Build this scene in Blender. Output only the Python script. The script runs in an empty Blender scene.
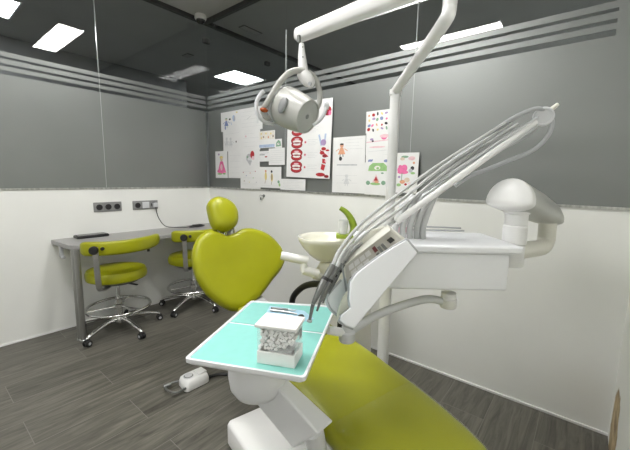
import bpy, bmesh, math, random
from mathutils import Vector, Matrix
from math import sin, cos, pi, radians as rad
random.seed(4)
S = bpy.context.scene
COL = S.collection
# ------------------------------------------------------------------ camera
F = 337.14
ROT = Matrix.Rotation(0.6822, 3, 'Z') @ Matrix.Rotation(-0.0174, 3, 'Y') @ Matrix.Rotation(1.4320, 3, 'X')
CAM = Vector((3.4491, -2.2906, 1.35))
cd = bpy.data.cameras.new('camera'); cam = bpy.data.objects.new('camera', cd); COL.objects.link(cam)
cam.matrix_world = Matrix.Translation(CAM) @ ROT.to_4x4()
cd.sensor_fit = 'HORIZONTAL'; cd.sensor_width = 36; cd.lens = F / 630 * 36; cd.clip_start = .02
S.camera = cam
def P(u, v, d):
    "the place a distance d ahead of the camera that shows at photo position u, v"
    return CAM + ROT @ Vector(((u - 315) / F * d, -(v - 225) / F * d, -d))
def onz(u, v, z):
    r = ROT @ Vector((u - 315, -(v - 225), -F)); t = (z - CAM.z) / r.z
    return CAM + r * t
# ------------------------------------------------------------------ materials
def mat(name, col, rough=.5, metal=0., spec=.5, build=None, coat=0.):
    m = bpy.data.materials.new(name); m.use_nodes = True
    n = m.node_tree; b = n.nodes['Principled BSDF']
    b.inputs['Base Color'].default_value = (*col, 1); b.inputs['Roughness'].default_value = rough
    b.inputs['Metallic'].default_value = metal; b.inputs['Specular IOR Level'].default_value = spec
    b.inputs['Coat Weight'].default_value = coat; b.inputs['Coat Roughness'].default_value = .15
    if build: build(n, b)
    return m
def noise_tone(scale=8, amt=.06, stretch=(1, 1, 1), rough=False, bump=0.):
    "gentle unevenness of a real surface"
    def f(n, b):
        c = b.inputs['Base Color'].default_value[:]
        tc = n.nodes.new('ShaderNodeTexCoord'); mp = n.nodes.new('ShaderNodeMapping'); mp.inputs['Scale'].default_value = stretch
        nz = n.nodes.new('ShaderNodeTexNoise'); nz.inputs['Scale'].default_value = scale; nz.inputs['Detail'].default_value = 4
        rp = n.nodes.new('ShaderNodeValToRGB')
        rp.color_ramp.elements[0].position = .3; rp.color_ramp.elements[1].position = .7
        rp.color_ramp.elements[0].color = (*[x * (1 - amt) for x in c[:3]], 1)
        rp.color_ramp.elements[1].color = (*[min(1, x * (1 + amt)) for x in c[:3]], 1)
        n.links.new(tc.outputs['Object'], mp.inputs['Vector']); n.links.new(mp.outputs[0], nz.inputs['Vector'])
        n.links.new(nz.outputs['Fac'], rp.inputs[0]); n.links.new(rp.outputs[0], b.inputs['Base Color'])
        if bump:
            bm_ = n.nodes.new('ShaderNodeBump'); bm_.inputs['Strength'].default_value = bump; bm_.inputs['Distance'].default_value = .002
            n2 = n.nodes.new('ShaderNodeTexNoise'); n2.inputs['Scale'].default_value = 400; n2.inputs['Detail'].default_value = 2
            n.links.new(tc.outputs['Object'], n2.inputs['Vector'])
            n.links.new(n2.outputs['Fac'], bm_.inputs['Height']); n.links.new(bm_.outputs[0], b.inputs['Normal'])
    return f
def floor_nodes(n, b):
    L = n.links.new
    tc = n.nodes.new('ShaderNodeTexCoord'); mp = n.nodes.new('ShaderNodeMapping')
    mp.inputs['Rotation'].default_value = (0, 0, rad(90)); mp.inputs['Location'].default_value = (.46, .043, 0)
    br = n.nodes.new('ShaderNodeTexBrick')
    br.inputs['Scale'].default_value = 1; br.inputs['Brick Width'].default_value = 1.22; br.inputs['Row Height'].default_value = .2425
    br.inputs['Mortar Size'].default_value = .0016; br.inputs['Mortar Smooth'].default_value = .1; br.offset = .37
    br.inputs['Color1'].default_value = (0, 0, 0, 1); br.inputs['Color2'].default_value = (1, 1, 1, 1); br.inputs['Mortar'].default_value = (.5, .5, .5, 1)
    L(tc.outputs['Object'], mp.inputs[0]); L(mp.outputs[0], br.inputs['Vector'])
    # grain, stretched along the boards and shifted from board to board
    sh = n.nodes.new('ShaderNodeVectorMath'); sh.operation = 'MULTIPLY_ADD'
    L(br.outputs['Color'], sh.inputs[0]); sh.inputs[1].default_value = (3, 5, 2)
    L(mp.outputs[0], sh.inputs[2])
    m2 = n.nodes.new('ShaderNodeMapping'); m2.inputs['Scale'].default_value = (1.5, 17, 1); L(sh.outputs[0], m2.inputs[0])
    g = n.nodes.new('ShaderNodeTexNoise'); g.inputs['Scale'].default_value = 1.6; g.inputs['Detail'].default_value = 7; g.inputs['Roughness'].default_value = .68; g.inputs['Distortion'].default_value = 1.1
    L(m2.outputs[0], g.inputs['Vector'])
    rp = n.nodes.new('ShaderNodeValToRGB'); e = rp.color_ramp.elements
    e[0].position = .28; e[0].color = (.052, .049, .040, 1); e[1].position = .72; e[1].color = (.205, .195, .163, 1)
    L(g.outputs['Fac'], rp.inputs[0])
    hs = n.nodes.new('ShaderNodeMix'); hs.data_type = 'RGBA'; hs.blend_type = 'MULTIPLY'; hs.inputs['Factor'].default_value = .22
    L(rp.outputs[0], hs.inputs['A']); L(br.outputs['Color'], hs.inputs['B'])
    mx = n.nodes.new('ShaderNodeMix'); mx.data_type = 'RGBA'; L(br.outputs['Fac'], mx.inputs['Factor'])
    L(hs.outputs['Result'], mx.inputs['A']); mx.inputs['B'].default_value = (.20, .19, .17, 1)
    L(mx.outputs['Result'], b.inputs['Base Color'])
    bp = n.nodes.new('ShaderNodeBump'); bp.inputs['Strength'].default_value = .15; bp.inputs['Distance'].default_value = .003
    L(g.outputs['Fac'], bp.inputs['Height']); L(bp.outputs[0], b.inputs['Normal'])
def damage_nodes(n, b):
    "white paint with a long chip of knocked-off plaster near the corner"
    L = n.links.new
    tc = n.nodes.new('ShaderNodeTexCoord')
    nz = n.nodes.new('ShaderNodeTexNoise'); nz.inputs['Scale'].default_value = 14; nz.inputs['Detail'].default_value = 5
    L(tc.outputs['Object'], nz.inputs['Vector'])
    ad = n.nodes.new('ShaderNodeVectorMath'); ad.operation = 'MULTIPLY_ADD'
    L(nz.outputs['Color'], ad.inputs[0]); ad.inputs[1].default_value = (0, .10, .10); L(tc.outputs['Object'], ad.inputs[2])
    mp = n.nodes.new('ShaderNodeMapping'); mp.vector_type = 'POINT'
    mp.inputs['Location'].default_value = (0, (.205 - .05) / .16, -(.13 + .05) / .26); mp.inputs['Scale'].default_value = (0, 1 / .16, 1 / .26)
    L(ad.outputs[0], mp.inputs[0])
    ln = n.nodes.new('ShaderNodeVectorMath'); ln.operation = 'LENGTH'; L(mp.outputs[0], ln.inputs[0])
    rp = n.nodes.new('ShaderNodeValToRGB'); e = rp.color_ramp.elements
    e[0].position = .86; e[0].color = (1, 1, 1, 1); e[1].position = .95; e[1].color = (0, 0, 0, 1)
    L(ln.outputs['Value'], rp.inputs[0])
    n2 = n.nodes.new('ShaderNodeTexNoise'); n2.inputs['Scale'].default_value = 11; n2.inputs['Detail'].default_value = 6; L(tc.outputs['Object'], n2.inputs['Vector'])
    r2 = n.nodes.new('ShaderNodeValToRGB'); q = r2.color_ramp.elements
    q[0].position = .35; q[0].color = (.22, .14, .07, 1); q[1].position = .65; q[1].color = (.62, .48, .27, 1); L(n2.outputs['Fac'], r2.inputs[0])
    mx = n.nodes.new('ShaderNodeMix'); mx.data_type = 'RGBA'; L(rp.outputs[0], mx.inputs['Factor'])
    mx.inputs['A'].default_value = b.inputs['Base Color'].default_value; L(r2.outputs[0], mx.inputs['B']); L(mx.outputs['Result'], b.inputs['Base Color'])
def fresnel(n, ior):
    "the same reflectance on both faces of a thin sheet"
    fr = n.nodes.new('ShaderNodeFresnel'); ge = n.nodes.new('ShaderNodeNewGeometry'); mr = n.nodes.new('ShaderNodeMapRange')
    mr.inputs['To Min'].default_value = ior; mr.inputs['To Max'].default_value = 1 / ior
    n.links.new(ge.outputs['Backfacing'], mr.inputs['Value']); n.links.new(mr.outputs[0], fr.inputs['IOR']); return fr
def glass_mat(name, tint=(.97, .98, .98), ior=1.5, rough=.0, boost=1.):
    m = bpy.data.materials.new(name); m.use_nodes = True; n = m.node_tree; n.nodes.clear(); L = n.links.new
    o = n.nodes.new('ShaderNodeOutputMaterial'); t = n.nodes.new('ShaderNodeBsdfTransparent'); t.inputs[0].default_value = (*tint, 1)
    g = n.nodes.new('ShaderNodeBsdfGlossy'); g.inputs['Roughness'].default_value = rough; g.inputs['Color'].default_value = (boost, boost, boost, 1)
    fr = fresnel(n, ior)
    mx = n.nodes.new('ShaderNodeMixShader'); L(fr.outputs[0], mx.inputs[0]); L(t.outputs[0], mx.inputs[1]); L(g.outputs[0], mx.inputs[2]); L(mx.outputs[0], o.inputs[0])
    return m
def plastic_clear(name, body=(.8, .8, .8), amount=.15, rough=.12):
    m = bpy.data.materials.new(name); m.use_nodes = True; n = m.node_tree; n.nodes.clear(); L = n.links.new
    o = n.nodes.new('ShaderNodeOutputMaterial'); t = n.nodes.new('ShaderNodeBsdfTransparent')
    p = n.nodes.new('ShaderNodeBsdfPrincipled'); p.inputs['Base Color'].default_value = (*body, 1); p.inputs['Roughness'].default_value = rough
    fr = fresnel(n, 1.4)
    ad = n.nodes.new('ShaderNodeMath'); ad.operation = 'ADD'; ad.use_clamp = True; ad.inputs[1].default_value = amount; L(fr.outputs[0], ad.inputs[0])
    mx = n.nodes.new('ShaderNodeMixShader'); L(ad.outputs[0], mx.inputs[0]); L(t.outputs[0], mx.inputs[1]); L(p.outputs[0], mx.inputs[2]); L(mx.outputs[0], o.inputs[0])
    return m
def emit(name, col, s):
    m = bpy.data.materials.new(name); m.use_nodes = True; n = m.node_tree; n.nodes.clear()
    o = n.nodes.new('ShaderNodeOutputMaterial'); e = n.nodes.new('ShaderNodeEmission'); e.inputs[0].default_value = (*col, 1); e.inputs[1].default_value = s
    n.links.new(e.outputs[0], o.inputs[0]); return m
LUM = 19.
M = dict(
    wall=mat('wall_paint', (.81, .815, .79), .62, build=noise_tone(3, .02)),
    wallr=mat('chipped_wall_paint', (.84, .84, .80), .6, build=damage_nodes),
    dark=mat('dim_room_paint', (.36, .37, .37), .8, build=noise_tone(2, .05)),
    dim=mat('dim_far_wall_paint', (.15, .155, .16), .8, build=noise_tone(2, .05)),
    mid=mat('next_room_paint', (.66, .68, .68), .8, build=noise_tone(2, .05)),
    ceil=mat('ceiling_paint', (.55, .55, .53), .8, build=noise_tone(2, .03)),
    floor=mat('grey_wood_planks', (.1, .1, .1), .42, build=floor_nodes),
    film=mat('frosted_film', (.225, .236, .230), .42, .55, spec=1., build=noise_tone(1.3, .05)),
    alu=mat('brushed_aluminium', (.55, .55, .53), .38, 1., build=noise_tone(6, .25, (8, 8, 1))),
    channel=mat('dark_channel', (.05, .05, .047), .5, build=noise_tone(9, .1)),
    chrome=mat('chrome', (.72, .72, .72), .14, 1.), steel=mat('satin_steel', (.5, .5, .5), .3, 1., build=noise_tone(20, .08)),
    tube=mat('brushed_leg_steel', (.42, .42, .41), .34, 1.),
    spout=mat('olive_green_plastic', (.23, .32, .02), .3, build=noise_tone(5, .04)),
    green=mat('lime_green_vinyl', (.315, .325, .005), .36, spec=.4, build=noise_tone(5, .05, bump=.12)),
    white=mat('white_enamel', (.80, .80, .80), .3, build=noise_tone(4, .015)),
    cool=mat('cool_white_plastic', (.82, .83, .86), .32, build=noise_tone(4, .015)),
    lampshell=mat('lamp_shell', (.44, .44, .415), .32, build=noise_tone(4, .02)),
    cream=mat('cream_plastic', (.76, .75, .68), .35, build=noise_tone(4, .02)),
    ivory=mat('ivory_glass', (.76, .75, .65), .15, build=noise_tone(4, .02)),
    grey=mat('grey_plastic', (.42, .43, .45), .4, build=noise_tone(6, .04)),
    lgrey=mat('pale_grey_plastic', (.60, .61, .63), .38, build=noise_tone(6, .03)),
    rear=mat('shaded_side_cover', (.46, .47, .45), .35, build=noise_tone(5, .03)),  # grey puts the shade on the arm cover's side into its colour
    dgrey=mat('dark_grey_metal', (.20, .205, .20), .32, .75, build=noise_tone(30, .12)),
    black=mat('black_rubber', (.012, .012, .013), .45, build=noise_tone(20, .2)),
    desk=mat('grey_laminate', (.33, .325, .32), .4, build=noise_tone(30, .06, (1, 6, 1))),
    socket=mat('grey_socket_plate', (.25, .25, .25), .4, build=noise_tone(20, .05)),
    teal=mat('aqua_tray_paper', (.245, .60, .545), .6, build=noise_tone(30, .03)),
    blue=mat('pale_blue_pouch', (.42, .66, .80), .4, build=noise_tone(30, .05)),
    paper=mat('drawing_paper', (.74, .74, .74), .7, build=noise_tone(7, .03)),
    card=mat('white_card', (.82, .81, .80), .6, build=noise_tone(9, .02)),
    cotton=mat('white_cotton', (.84, .83, .83), .9, build=noise_tone(60, .05)),
    glass=glass_mat('clear_glass', ior=1.52), edge=mat('pale_glass_edge', (.55, .58, .57), .2),
    acrylic=plastic_clear('clear_acrylic', (.9, .95, .95), .015, .06),
    sleeve=plastic_clear('clear_plastic_sleeve', (.72, .73, .40), .02, .07),
    hose=mat('grey_hose', (.50, .51, .51), .3, build=noise_tone(12, .06)),
    cup=plastic_clear('translucent_cup', (.85, .86, .86), .6, .3),
    mirror=mat('lamp_mirror', (.85, .86, .86), .03, 1.), amber=mat('amber_plastic', (.34, .065, .01), .25),
    lampgrey=mat('lamp_grey', (.27, .275, .28), .4), lens=plastic_clear('lamp_visor', (.75, .77, .76), .2, .1),
    key=mat('keypad', (.62, .60, .55), .45), led=mat('display_black', (.01, .01, .01), .1), maroon=mat('dark_red_button', (.16, .03, .03), .4),
    panel=emit('lit_panel', (1., .99, .965), LUM), panel2=emit('lit_panel_next_room', (.97, 1., .99), 14.),
    gpad=mat('grey_filler', (.33, .33, .33), .6))
def ink(name, c): 
    k = 'ink_' + name
    if k not in M: M[k] = mat(k, c, .7, build=noise_tone(40, .12))
    return M[k]
for nm, c in dict(red=(.42, .022, .03), dred=(.24, .012, .02), pink=(.75, .16, .36), lpink=(.72, .42, .48), green=(.16, .42, .05), dgreen=(.05, .25, .1), blue=(.06, .12, .38),
                  lblue=(.28, .40, .62), yellow=(.72, .55, .08), orange=(.65, .22, .05), black=(.03, .03, .035), grey=(.36, .37, .40), lgrey=(.55, .56, .58), brown=(.22, .12, .06),
                  violet=(.25, .12, .38), tooth=(.75, .72, .70), cream=(.70, .66, .58), tan=(.6, .45, .3)).items(): ink(nm, c if nm in ('red', 'dred', 'black', 'tooth', 'pink') else tuple(x * .78 + .74 * .22 for x in c))
# ------------------------------------------------------------------ mesh builder
ORG = {}
class MB:
    def __init__(s): s.v = []; s.f = []; s.m = []; s.cur = 0
    def add(s, vs, fs):
        o = len(s.v); s.v += [Vector(p) for p in vs]
        for f in fs: s.f.append([i + o for i in f]); s.m.append(s.cur)
        return s
    def mi(s, k): s.cur = k; return s
    def box(s, c, d, rot=None):
        c = Vector(c); R = rot or Matrix.Identity(3)
        vs = [c + R @ Vector((x * d[0] / 2, y * d[1] / 2, z * d[2] / 2)) for z in (-1, 1) for y in (-1, 1) for x in (-1, 1)]
        return s.add(vs, [(0, 2, 3, 1), (4, 5, 7, 6), (0, 1, 5, 4), (2, 6, 7, 3), (0, 4, 6, 2), (1, 3, 7, 5)])
    def bx(s, a, b):
        return s.box([(p + q) / 2 for p, q in zip(a, b)], [abs(q - p) for p, q in zip(a, b)])
    def loft(s, rings, closed=True, caps=True):
        n = len(rings[0]); vs = [p for r in rings for p in r]; fs = []
        for k in range(len(rings) - 1):
            for i in range(n if closed else n - 1):
                j = (i + 1) % n
                fs.append((k * n + i, k * n + j, (k + 1) * n + j, (k + 1) * n + i))
        if caps:
            fs.append(tuple(range(n - 1, -1, -1))); fs.append(tuple((len(rings) - 1) * n + i for i in range(n)))
        return s.add(vs, fs)
    def tube(s, path, r, n=12, caps=True, flat=None):
        path = [Vector(p) for p in path]; k = len(path); rs = r if isinstance(r, (list, tuple)) else [r] * k
        T = []
        for i in range(k):
            t = path[min(i + 1, k - 1)] - path[max(i - 1, 0)]; T.append(t.normalized())
        a = Vector((0, 0, 1)) if abs(T[0].z) < .9 else Vector((1, 0, 0))
        N = (a - T[0] * a.dot(T[0])).normalized(); rings = []
        for i in range(k):
            N = (N - T[i] * N.dot(T[i])).normalized(); B = T[i].cross(N)
            e = flat or 1.
            rings.append([path[i] + (N * cos(2 * pi * j / n) * e + B * sin(2 * pi * j / n)) * rs[i] for j in range(n)])
        return s.loft(rings, caps=caps)
    def lathe(s, prof, o=(0, 0, 0), axis=(0, 0, 1), n=28):
        o = Vector(o); ax = Vector(axis).normalized(); a = Vector((1, 0, 0)) if abs(ax.x) < .9 else Vector((0, 1, 0))
        X = (a - ax * a.dot(ax)).normalized(); Y = ax.cross(X)
        return s.loft([[o + ax * z + (X * cos(2 * pi * j / n) + Y * sin(2 * pi * j / n)) * max(r, 1e-4) for j in range(n)] for r, z in prof])
    def prism(s, pts, off):
        off = Vector(off); return s.loft([[Vector(p) for p in pts], [Vector(p) + off for p in pts]])
    def ell(s, c, r, rot=None, n=20, k=12):
        c = Vector(c); R = rot or Matrix.Identity(3); rings = []
        for i in range(k + 1):
            a = -pi / 2 + pi * i / k; q = max(cos(a), 1e-3)
            rings.append([c + R @ Vector((r[0] * q * cos(2 * pi * j / n), r[1] * q * sin(2 * pi * j / n), r[2] * sin(a))) for j in range(n)])
        return s.loft(rings)
    def torus(s, c, R_, r, axis=(0, 0, 1), n=36, m=10, a0=0, a1=2 * pi):
        c = Vector(c); ax = Vector(axis).normalized(); a = Vector((1, 0, 0)) if abs(ax.x) < .9 else Vector((0, 1, 0))
        X = (a - ax * a.dot(ax)).normalized(); Y = ax.cross(X); full = abs(a1 - a0 - 2 * pi) < 1e-6
        rings = []
        for i in range(n + 1):
            t = a0 + (a1 - a0) * i / n; e = X * cos(t) + Y * sin(t)
            rings.append([c + e * (R_ + r * cos(2 * pi * j / m)) + ax * r * sin(2 * pi * j / m) for j in range(m)])
        return s.loft(rings, caps=not full)
    def build(s, name, material, parent=None, smooth=38, bevel=0, seg=2, subsurf=0, kind=None, org=None):
        me = bpy.data.meshes.new(name); o = bpy.data.objects.new(name, me); COL.objects.link(o)
        inv = None
        if parent is not None: o.parent = parent; inv = ORG.get(parent.name); ORG[o.name] = inv
        elif org is not None: o.location = org; inv = Matrix.Translation(-Vector(org))
        vs = [inv @ p for p in s.v] if inv is not None else s.v
        me.from_pydata([tuple(p) for p in vs], [], s.f)
        for m_ in (material if isinstance(material, (list, tuple)) else [material]): me.materials.append(m_)
        me.polygons.foreach_set('material_index', s.m)
        bm = bmesh.new(); bm.from_mesh(me); bmesh.ops.recalc_face_normals(bm, faces=bm.faces); bm.to_mesh(me); bm.free()
        me.polygons.foreach_set('use_smooth', [bool(smooth)] * len(me.polygons))
        if smooth:
            me.polygons.foreach_set('use_smooth', [True] * len(me.polygons)); me.set_sharp_from_angle(angle=rad(smooth))
        if bevel:
            b = o.modifiers.new('bevel', 'BEVEL'); b.width = bevel; b.segments = seg; b.limit_method = 'ANGLE'; b.angle_limit = rad(38); b.harden_normals = False
            me.polygons.foreach_set('use_smooth', [True] * len(me.polygons)); me.set_sharp_from_angle(angle=rad(60))
        if subsurf:
            b = o.modifiers.new('sub', 'SUBSURF'); b.levels = b.render_levels = subsurf
        if kind: o['kind'] = kind
        return o
def thing(name, label, cat, loc, rot=0, group=None, local=False):
    o = bpy.data.objects.new(name, None); COL.objects.link(o); o.empty_display_size = .1
    o.location = loc; o.rotation_euler = (0, 0, rot); tag(o, label, cat, group)
    mw = Matrix.Translation(Vector(loc)) @ Matrix.Rotation(rot, 4, 'Z')
    ORG[o.name] = None if local else mw.inverted()
    return o
def tag(o, label, cat, group=None):
    o['label'] = label; o['category'] = cat
    if group: o['group'] = group
    return o
def dup(root, loc, rot, label):
    c = root.copy(); COL.objects.link(c); c.location = loc; c.rotation_euler = (0, 0, rot); c['label'] = label
    for ch in list(root.children):
        d = ch.copy(); COL.objects.link(d); d.parent = c
        for g in list(ch.children):
            e = g.copy(); COL.objects.link(e); e.parent = d
    return c
def spline(pts, k=8, closed=False):
    pts = [Vector(p) for p in pts]; n = len(pts); out = []
    for i in range(n if closed else n - 1):
        g = (lambda j: pts[j % n]) if closed else (lambda j: pts[min(max(j, 0), n - 1)])
        p0, p1, p2, p3 = g(i - 1), g(i), g(i + 1), g(i + 2)
        for j in range(k):
            t = j / k
            out.append(.5 * ((2 * p1) + (p2 - p0) * t + (2 * p0 - 5 * p1 + 4 * p2 - p3) * t * t + (3 * p1 - p0 - 3 * p2 + p3) * t ** 3))
    if not closed: out.append(pts[-1])
    return out
def st(mb, name, m, **k): return mb.build(name, m, kind='structure', **k)
# ------------------------------------------------------------------ the room
XR, YF, HC, LG, YN, XN = 3.657, -4.4, 3.03, 1.215, 4.2, -2.4
st(MB().bx((-4.6, YF, -.06), (XR, YN, 0)), 'floor', M['floor'], smooth=0)
st(MB().bx((0, YF, HC), (XR, 0, HC + .06)), 'ceiling', M['ceil'], smooth=0)
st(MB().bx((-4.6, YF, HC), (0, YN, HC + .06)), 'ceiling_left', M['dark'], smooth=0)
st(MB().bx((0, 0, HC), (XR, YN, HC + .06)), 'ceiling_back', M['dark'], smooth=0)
st(MB().bx((-.08, YF, 0), (0, 0, LG)), 'wall_left', M['wall'], smooth=0)
st(MB().bx((-.08, 0, 0), (XR, .08, LG)), 'wall_back', M['wall'], smooth=0)
st(MB().bx((-.08, .08, 0), (0, YN, LG)), 'wall_divider', M['wall'], smooth=0)
st(MB().bx((XR, YF, 0), (XR + .1, YN, HC)), 'wall_right', M['wallr'], smooth=0)
st(MB().bx((-4.6, YF - .1, 0), (XR + .1, YF, HC)), 'wall_front', M['wall'], smooth=0)
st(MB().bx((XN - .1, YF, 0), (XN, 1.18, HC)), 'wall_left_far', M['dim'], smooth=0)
st(MB().bx((-4.7, YF, 0), (-4.6, YN, HC)), 'wall_left_beyond', M['mid'], smooth=0)
st(MB().bx((-4.7, YN, 0), (XR + .1, YN + .1, HC)), 'wall_back_far', M['mid'], smooth=0)
# trims: ledge under the glass, dark channel on the ceiling, skirting
st(MB().bx((-.055, YF, LG), (.006, 0, LG + .014)), 'trim_1', M['alu'], smooth=0)
st(MB().bx((.006, -.006, LG), (XR, .055, LG + .014)), 'trim_2', M['alu'], smooth=0)
st(MB().bx((-.035, YF, HC - .035), (.015, YN, HC)), 'trim_3', M['channel'], smooth=0)
st(MB().bx((.015, -.015, HC - .035), (XR, .035, HC)), 'trim_4', M['channel'], smooth=0)
st(MB().bx((0, YF, 0), (.008, 0, .014)), 'baseboard_left', M['white'], bevel=.002)
st(MB().bx((.008, -.01, 0), (XR, 0, .015)), 'baseboard_back', M['white'], bevel=.002)
# glass panes with frosted film stuck on the room side
ZB, ZT = LG + .014, HC - .035
STR = [(2.199, 2.232), (2.149, 2.182), (2.100, 2.130)]
wi = 1
for a, b in ((YF, -2.2), (-2.197, -1.0775), (-1.0745, -.012)):
    w = st(MB().bx((-.02, a, ZB), (-.010, b, ZT)), 'window_%d' % wi, M['glass'], smooth=0); wi += 1
    f = MB(); f.bx((-.0095, a, ZB), (-.008, b, 2.07))
    for p, q in STR: f.bx((-.0095, a, p), (-.008, b, q))
    st(f, 'film', M['film'], parent=w, smooth=0)
for a, b in ((.0, 1.2185), (1.2215, 2.4385), (2.4415, XR - .003)):
    w = st(MB().bx((a, .010, ZB), (b, .02, ZT)), 'window_%d' % wi, M['glass'], smooth=0); wi += 1
    f = MB(); f.bx((a, .008, ZB), (b, .0095, 2.07))
    for p, q in STR: f.bx((a, .008, p), (min(b, 3.47), .0095, q))
    if b > 3: f.bx((3.47, .008, 2.07), (b, .0095, 2.232))
    st(f, 'film', M['film'], parent=w, smooth=0)
for a, b in ((.03, .9345), (.9375, 2.1), (2.103, YN)):
    st(MB().bx((-.02, a, LG), (-.010, b, ZT)), 'window_%d' % wi, M['glass'], smooth=0); wi += 1
for i, y in enumerate((-2.1985, -1.076)):
    st(MB().bx((-.020, y - .0018, ZB), (-.0078, y + .0018, ZT - .1)), 'trim_%d' % (5 + i), M['edge'], smooth=0)
for i, x in enumerate((1.22, 2.44)):
    st(MB().bx((x - .0012, .0078, ZB), (x + .0012, .020, ZT - .35)), 'trim_%d' % (7 + i), M['edge'], smooth=0)
st(MB().bx((-.02, -.012, ZB), (-.002, .006, ZT)), 'trim_9', M['glass'], smooth=0)
for y, lab in ((.022, 'small dark clip high on the glass at the room corner below the dome camera'), (.936, 'small dark clip on the glass partition in the next room above the bright square light')):
    c = MB().box((-.015, y, 2.827), (.045, .075, .05)).build('glass_clip', M['channel'], bevel=.006, org=(-.015, y, 2.80))
    tag(c, lab, 'clip', 'glass clips')
# ceiling lights
def light(x0, x1, y0, y1, label, m, group):
    t = thing('ceiling_light', label, 'light', ((x0 + x1) / 2, (y0 + y1) / 2, HC), 0, group)
    f = MB(); w = .016
    for a, b in (((x0, y0), (x1, y0 + w)), ((x0, y1 - w), (x1, y1)), ((x0, y0 + w), (x0 + w, y1 - w)), ((x1 - w, y0 + w), (x1, y1 - w))):
        f.bx((a[0], a[1], HC - .012), (b[0], b[1], HC))
    f.build('frame', M['white'], t, smooth=0)
    MB().bx((x0 + w, y0 + w, HC - .009), (x1 - w, y1 - w, HC - .001)).build('diffuser', m, t, smooth=0)
G1, G2 = 'long ceiling lights of the treatment room', 'square ceiling lights of the next room'
light(1.33, 2.51, -.99, -.70, 'long lit ceiling light above the green dental chair', M['panel'], G1)
light(1.37, 2.55, -2.14, -1.85, 'long lit ceiling light behind the one above the dental chair', M['panel'], G1)
light(1.37, 2.55, -3.6, -3.31, 'added unseen long ceiling light furthest from the drawings, brightening walls and floor', M['panel'], G1)  # unseen panel behind the camera, added to brighten the lower walls
light(-1.70, -1.12, -1.92, -1.33, 'bright square ceiling light at the top corner behind the left glass', M['panel2'], G2)
light(-1.70, -1.12, 1.26, 1.83, 'bright square ceiling light seen through the glass corner above the drawings', M['panel2'], G2)
light(2.0, 2.6, 3.25, 3.85, 'added square ceiling light hidden behind the frosted back glass to brighten that room', M['panel2'], G2)  # extra panel added out of sight to lift the back room's ceiling
def grille(x0, x1, y0, y1, label):
    t = thing('ceiling_vent', label, 'vent', ((x0 + x1) / 2, (y0 + y1) / 2, HC), 0, 'ceiling vents')
    MB().bx((x0, y0, HC - .006), (x1, y1, HC)).build('plate', M['channel'], t, bevel=.002)
    f = MB()
    for i in range(4):
        x = x0 + (x1 - x0) * (i + 1) / 5; f.box((x, (y0 + y1) / 2, HC - .009), (.006, (y1 - y0) * .9, .006))
    f.build('slats', M['dark'], t, smooth=0)
grille(.17, .27, .32, .60, 'narrow dark ceiling vent behind the back glass')
grille(-1.22, -1.06, .42, .52, 'small dark ceiling vent behind the glass left of the room corner')
# dome camera
t = thing('dome_camera', 'white dome camera with black eye at the ceiling corner', 'camera', (.075, -.10, HC))
MB().lathe([(.055, 0), (.06, -.012), (.06, -.035), (.052, -.048), (.048, -.05)], (.075, -.10, HC)).build('housing', M['card'], t)
MB().lathe([(.046, -.048), (.044, -.062), (.034, -.078), (.018, -.088), (.001, -.09)], (.075, -.10, HC)).build('dome', M['led'], t)
# ------------------------------------------------------------------ drawings on the back glass
YP = .0078
layer = [0]
def paper(label, x0, x1, z0, z1, marks=(), tilt=0., group='drawings on the back glass', cat='drawing', name='drawing'):
    layer[0] += 1; y = YP - .0012 * layer[0]; W_, H_ = x1 - x0, z1 - z0; mats = [M['paper']]
    c = Vector(((x0 + x1) / 2, y, (z0 + z1) / 2)); R = Matrix.Rotation(tilt, 3, 'Y')
    mb = MB(); mb.box(c, (W_, .0008, H_), R); lay = 0
    for k in marks:
        kind, col = k[0], M['ink_' + k[1]]
        if col not in mats: mats.append(col)
        mb.mi(mats.index(col)); lay += 1; yy = -.0004 - .00001 * lay
        def pt(u, v): return c + R @ Vector(((u - .5) * W_, yy, (v - .5) * H_))
        if kind == 'e':      # blot: u, v, ru, rv [, turn]
            u, v, ru, rv = k[2:6]; a = k[6] if len(k) > 6 else 0
            pts = [pt(u + (ru * cos(q) * cos(a) - rv * H_ / W_ * sin(q) * sin(a)), v + (ru * W_ / H_ * cos(q) * sin(a) + rv * sin(q) * cos(a))) for q in [2 * pi * i / 14 for i in range(14)]]
        elif kind == 'p': pts = [pt(*q) for q in k[2]]
        elif kind == 'l':    # stroke
            (u, v), (u2, v2), wd = k[2], k[3], k[4]
            d = Vector(((u2 - u) * W_, 0, (v2 - v) * H_)).normalized(); nn = Vector((-d.z, 0, d.x)) * wd / 2
            a, b = Vector(((u - .5) * W_, yy, (v - .5) * H_)), Vector(((u2 - .5) * W_, yy, (v2 - .5) * H_))
            pts = [c + R @ q for q in (a + nn, b + nn, b - nn, a - nn)]
        mb.add(pts, [tuple(range(len(pts)))])
    o = mb.build(name, mats, smooth=0, org=(c.x, c.y, z0)); tag(o, label, cat, group); return o
def scrib(n, col='lgrey', u0=.08, u1=.92, v0=.08, v1=.92, wd=.002, seed=1):
    r = random.Random(seed); out = []
    for i in range(n):
        v = v1 - (v1 - v0) * (i + .5) / n; a = u0 + r.random() * .1; b = u1 - r.random() * .25
        out.append(('l', col, (a, v), (b, v + r.uniform(-.01, .01)), wd))
    return out
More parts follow.
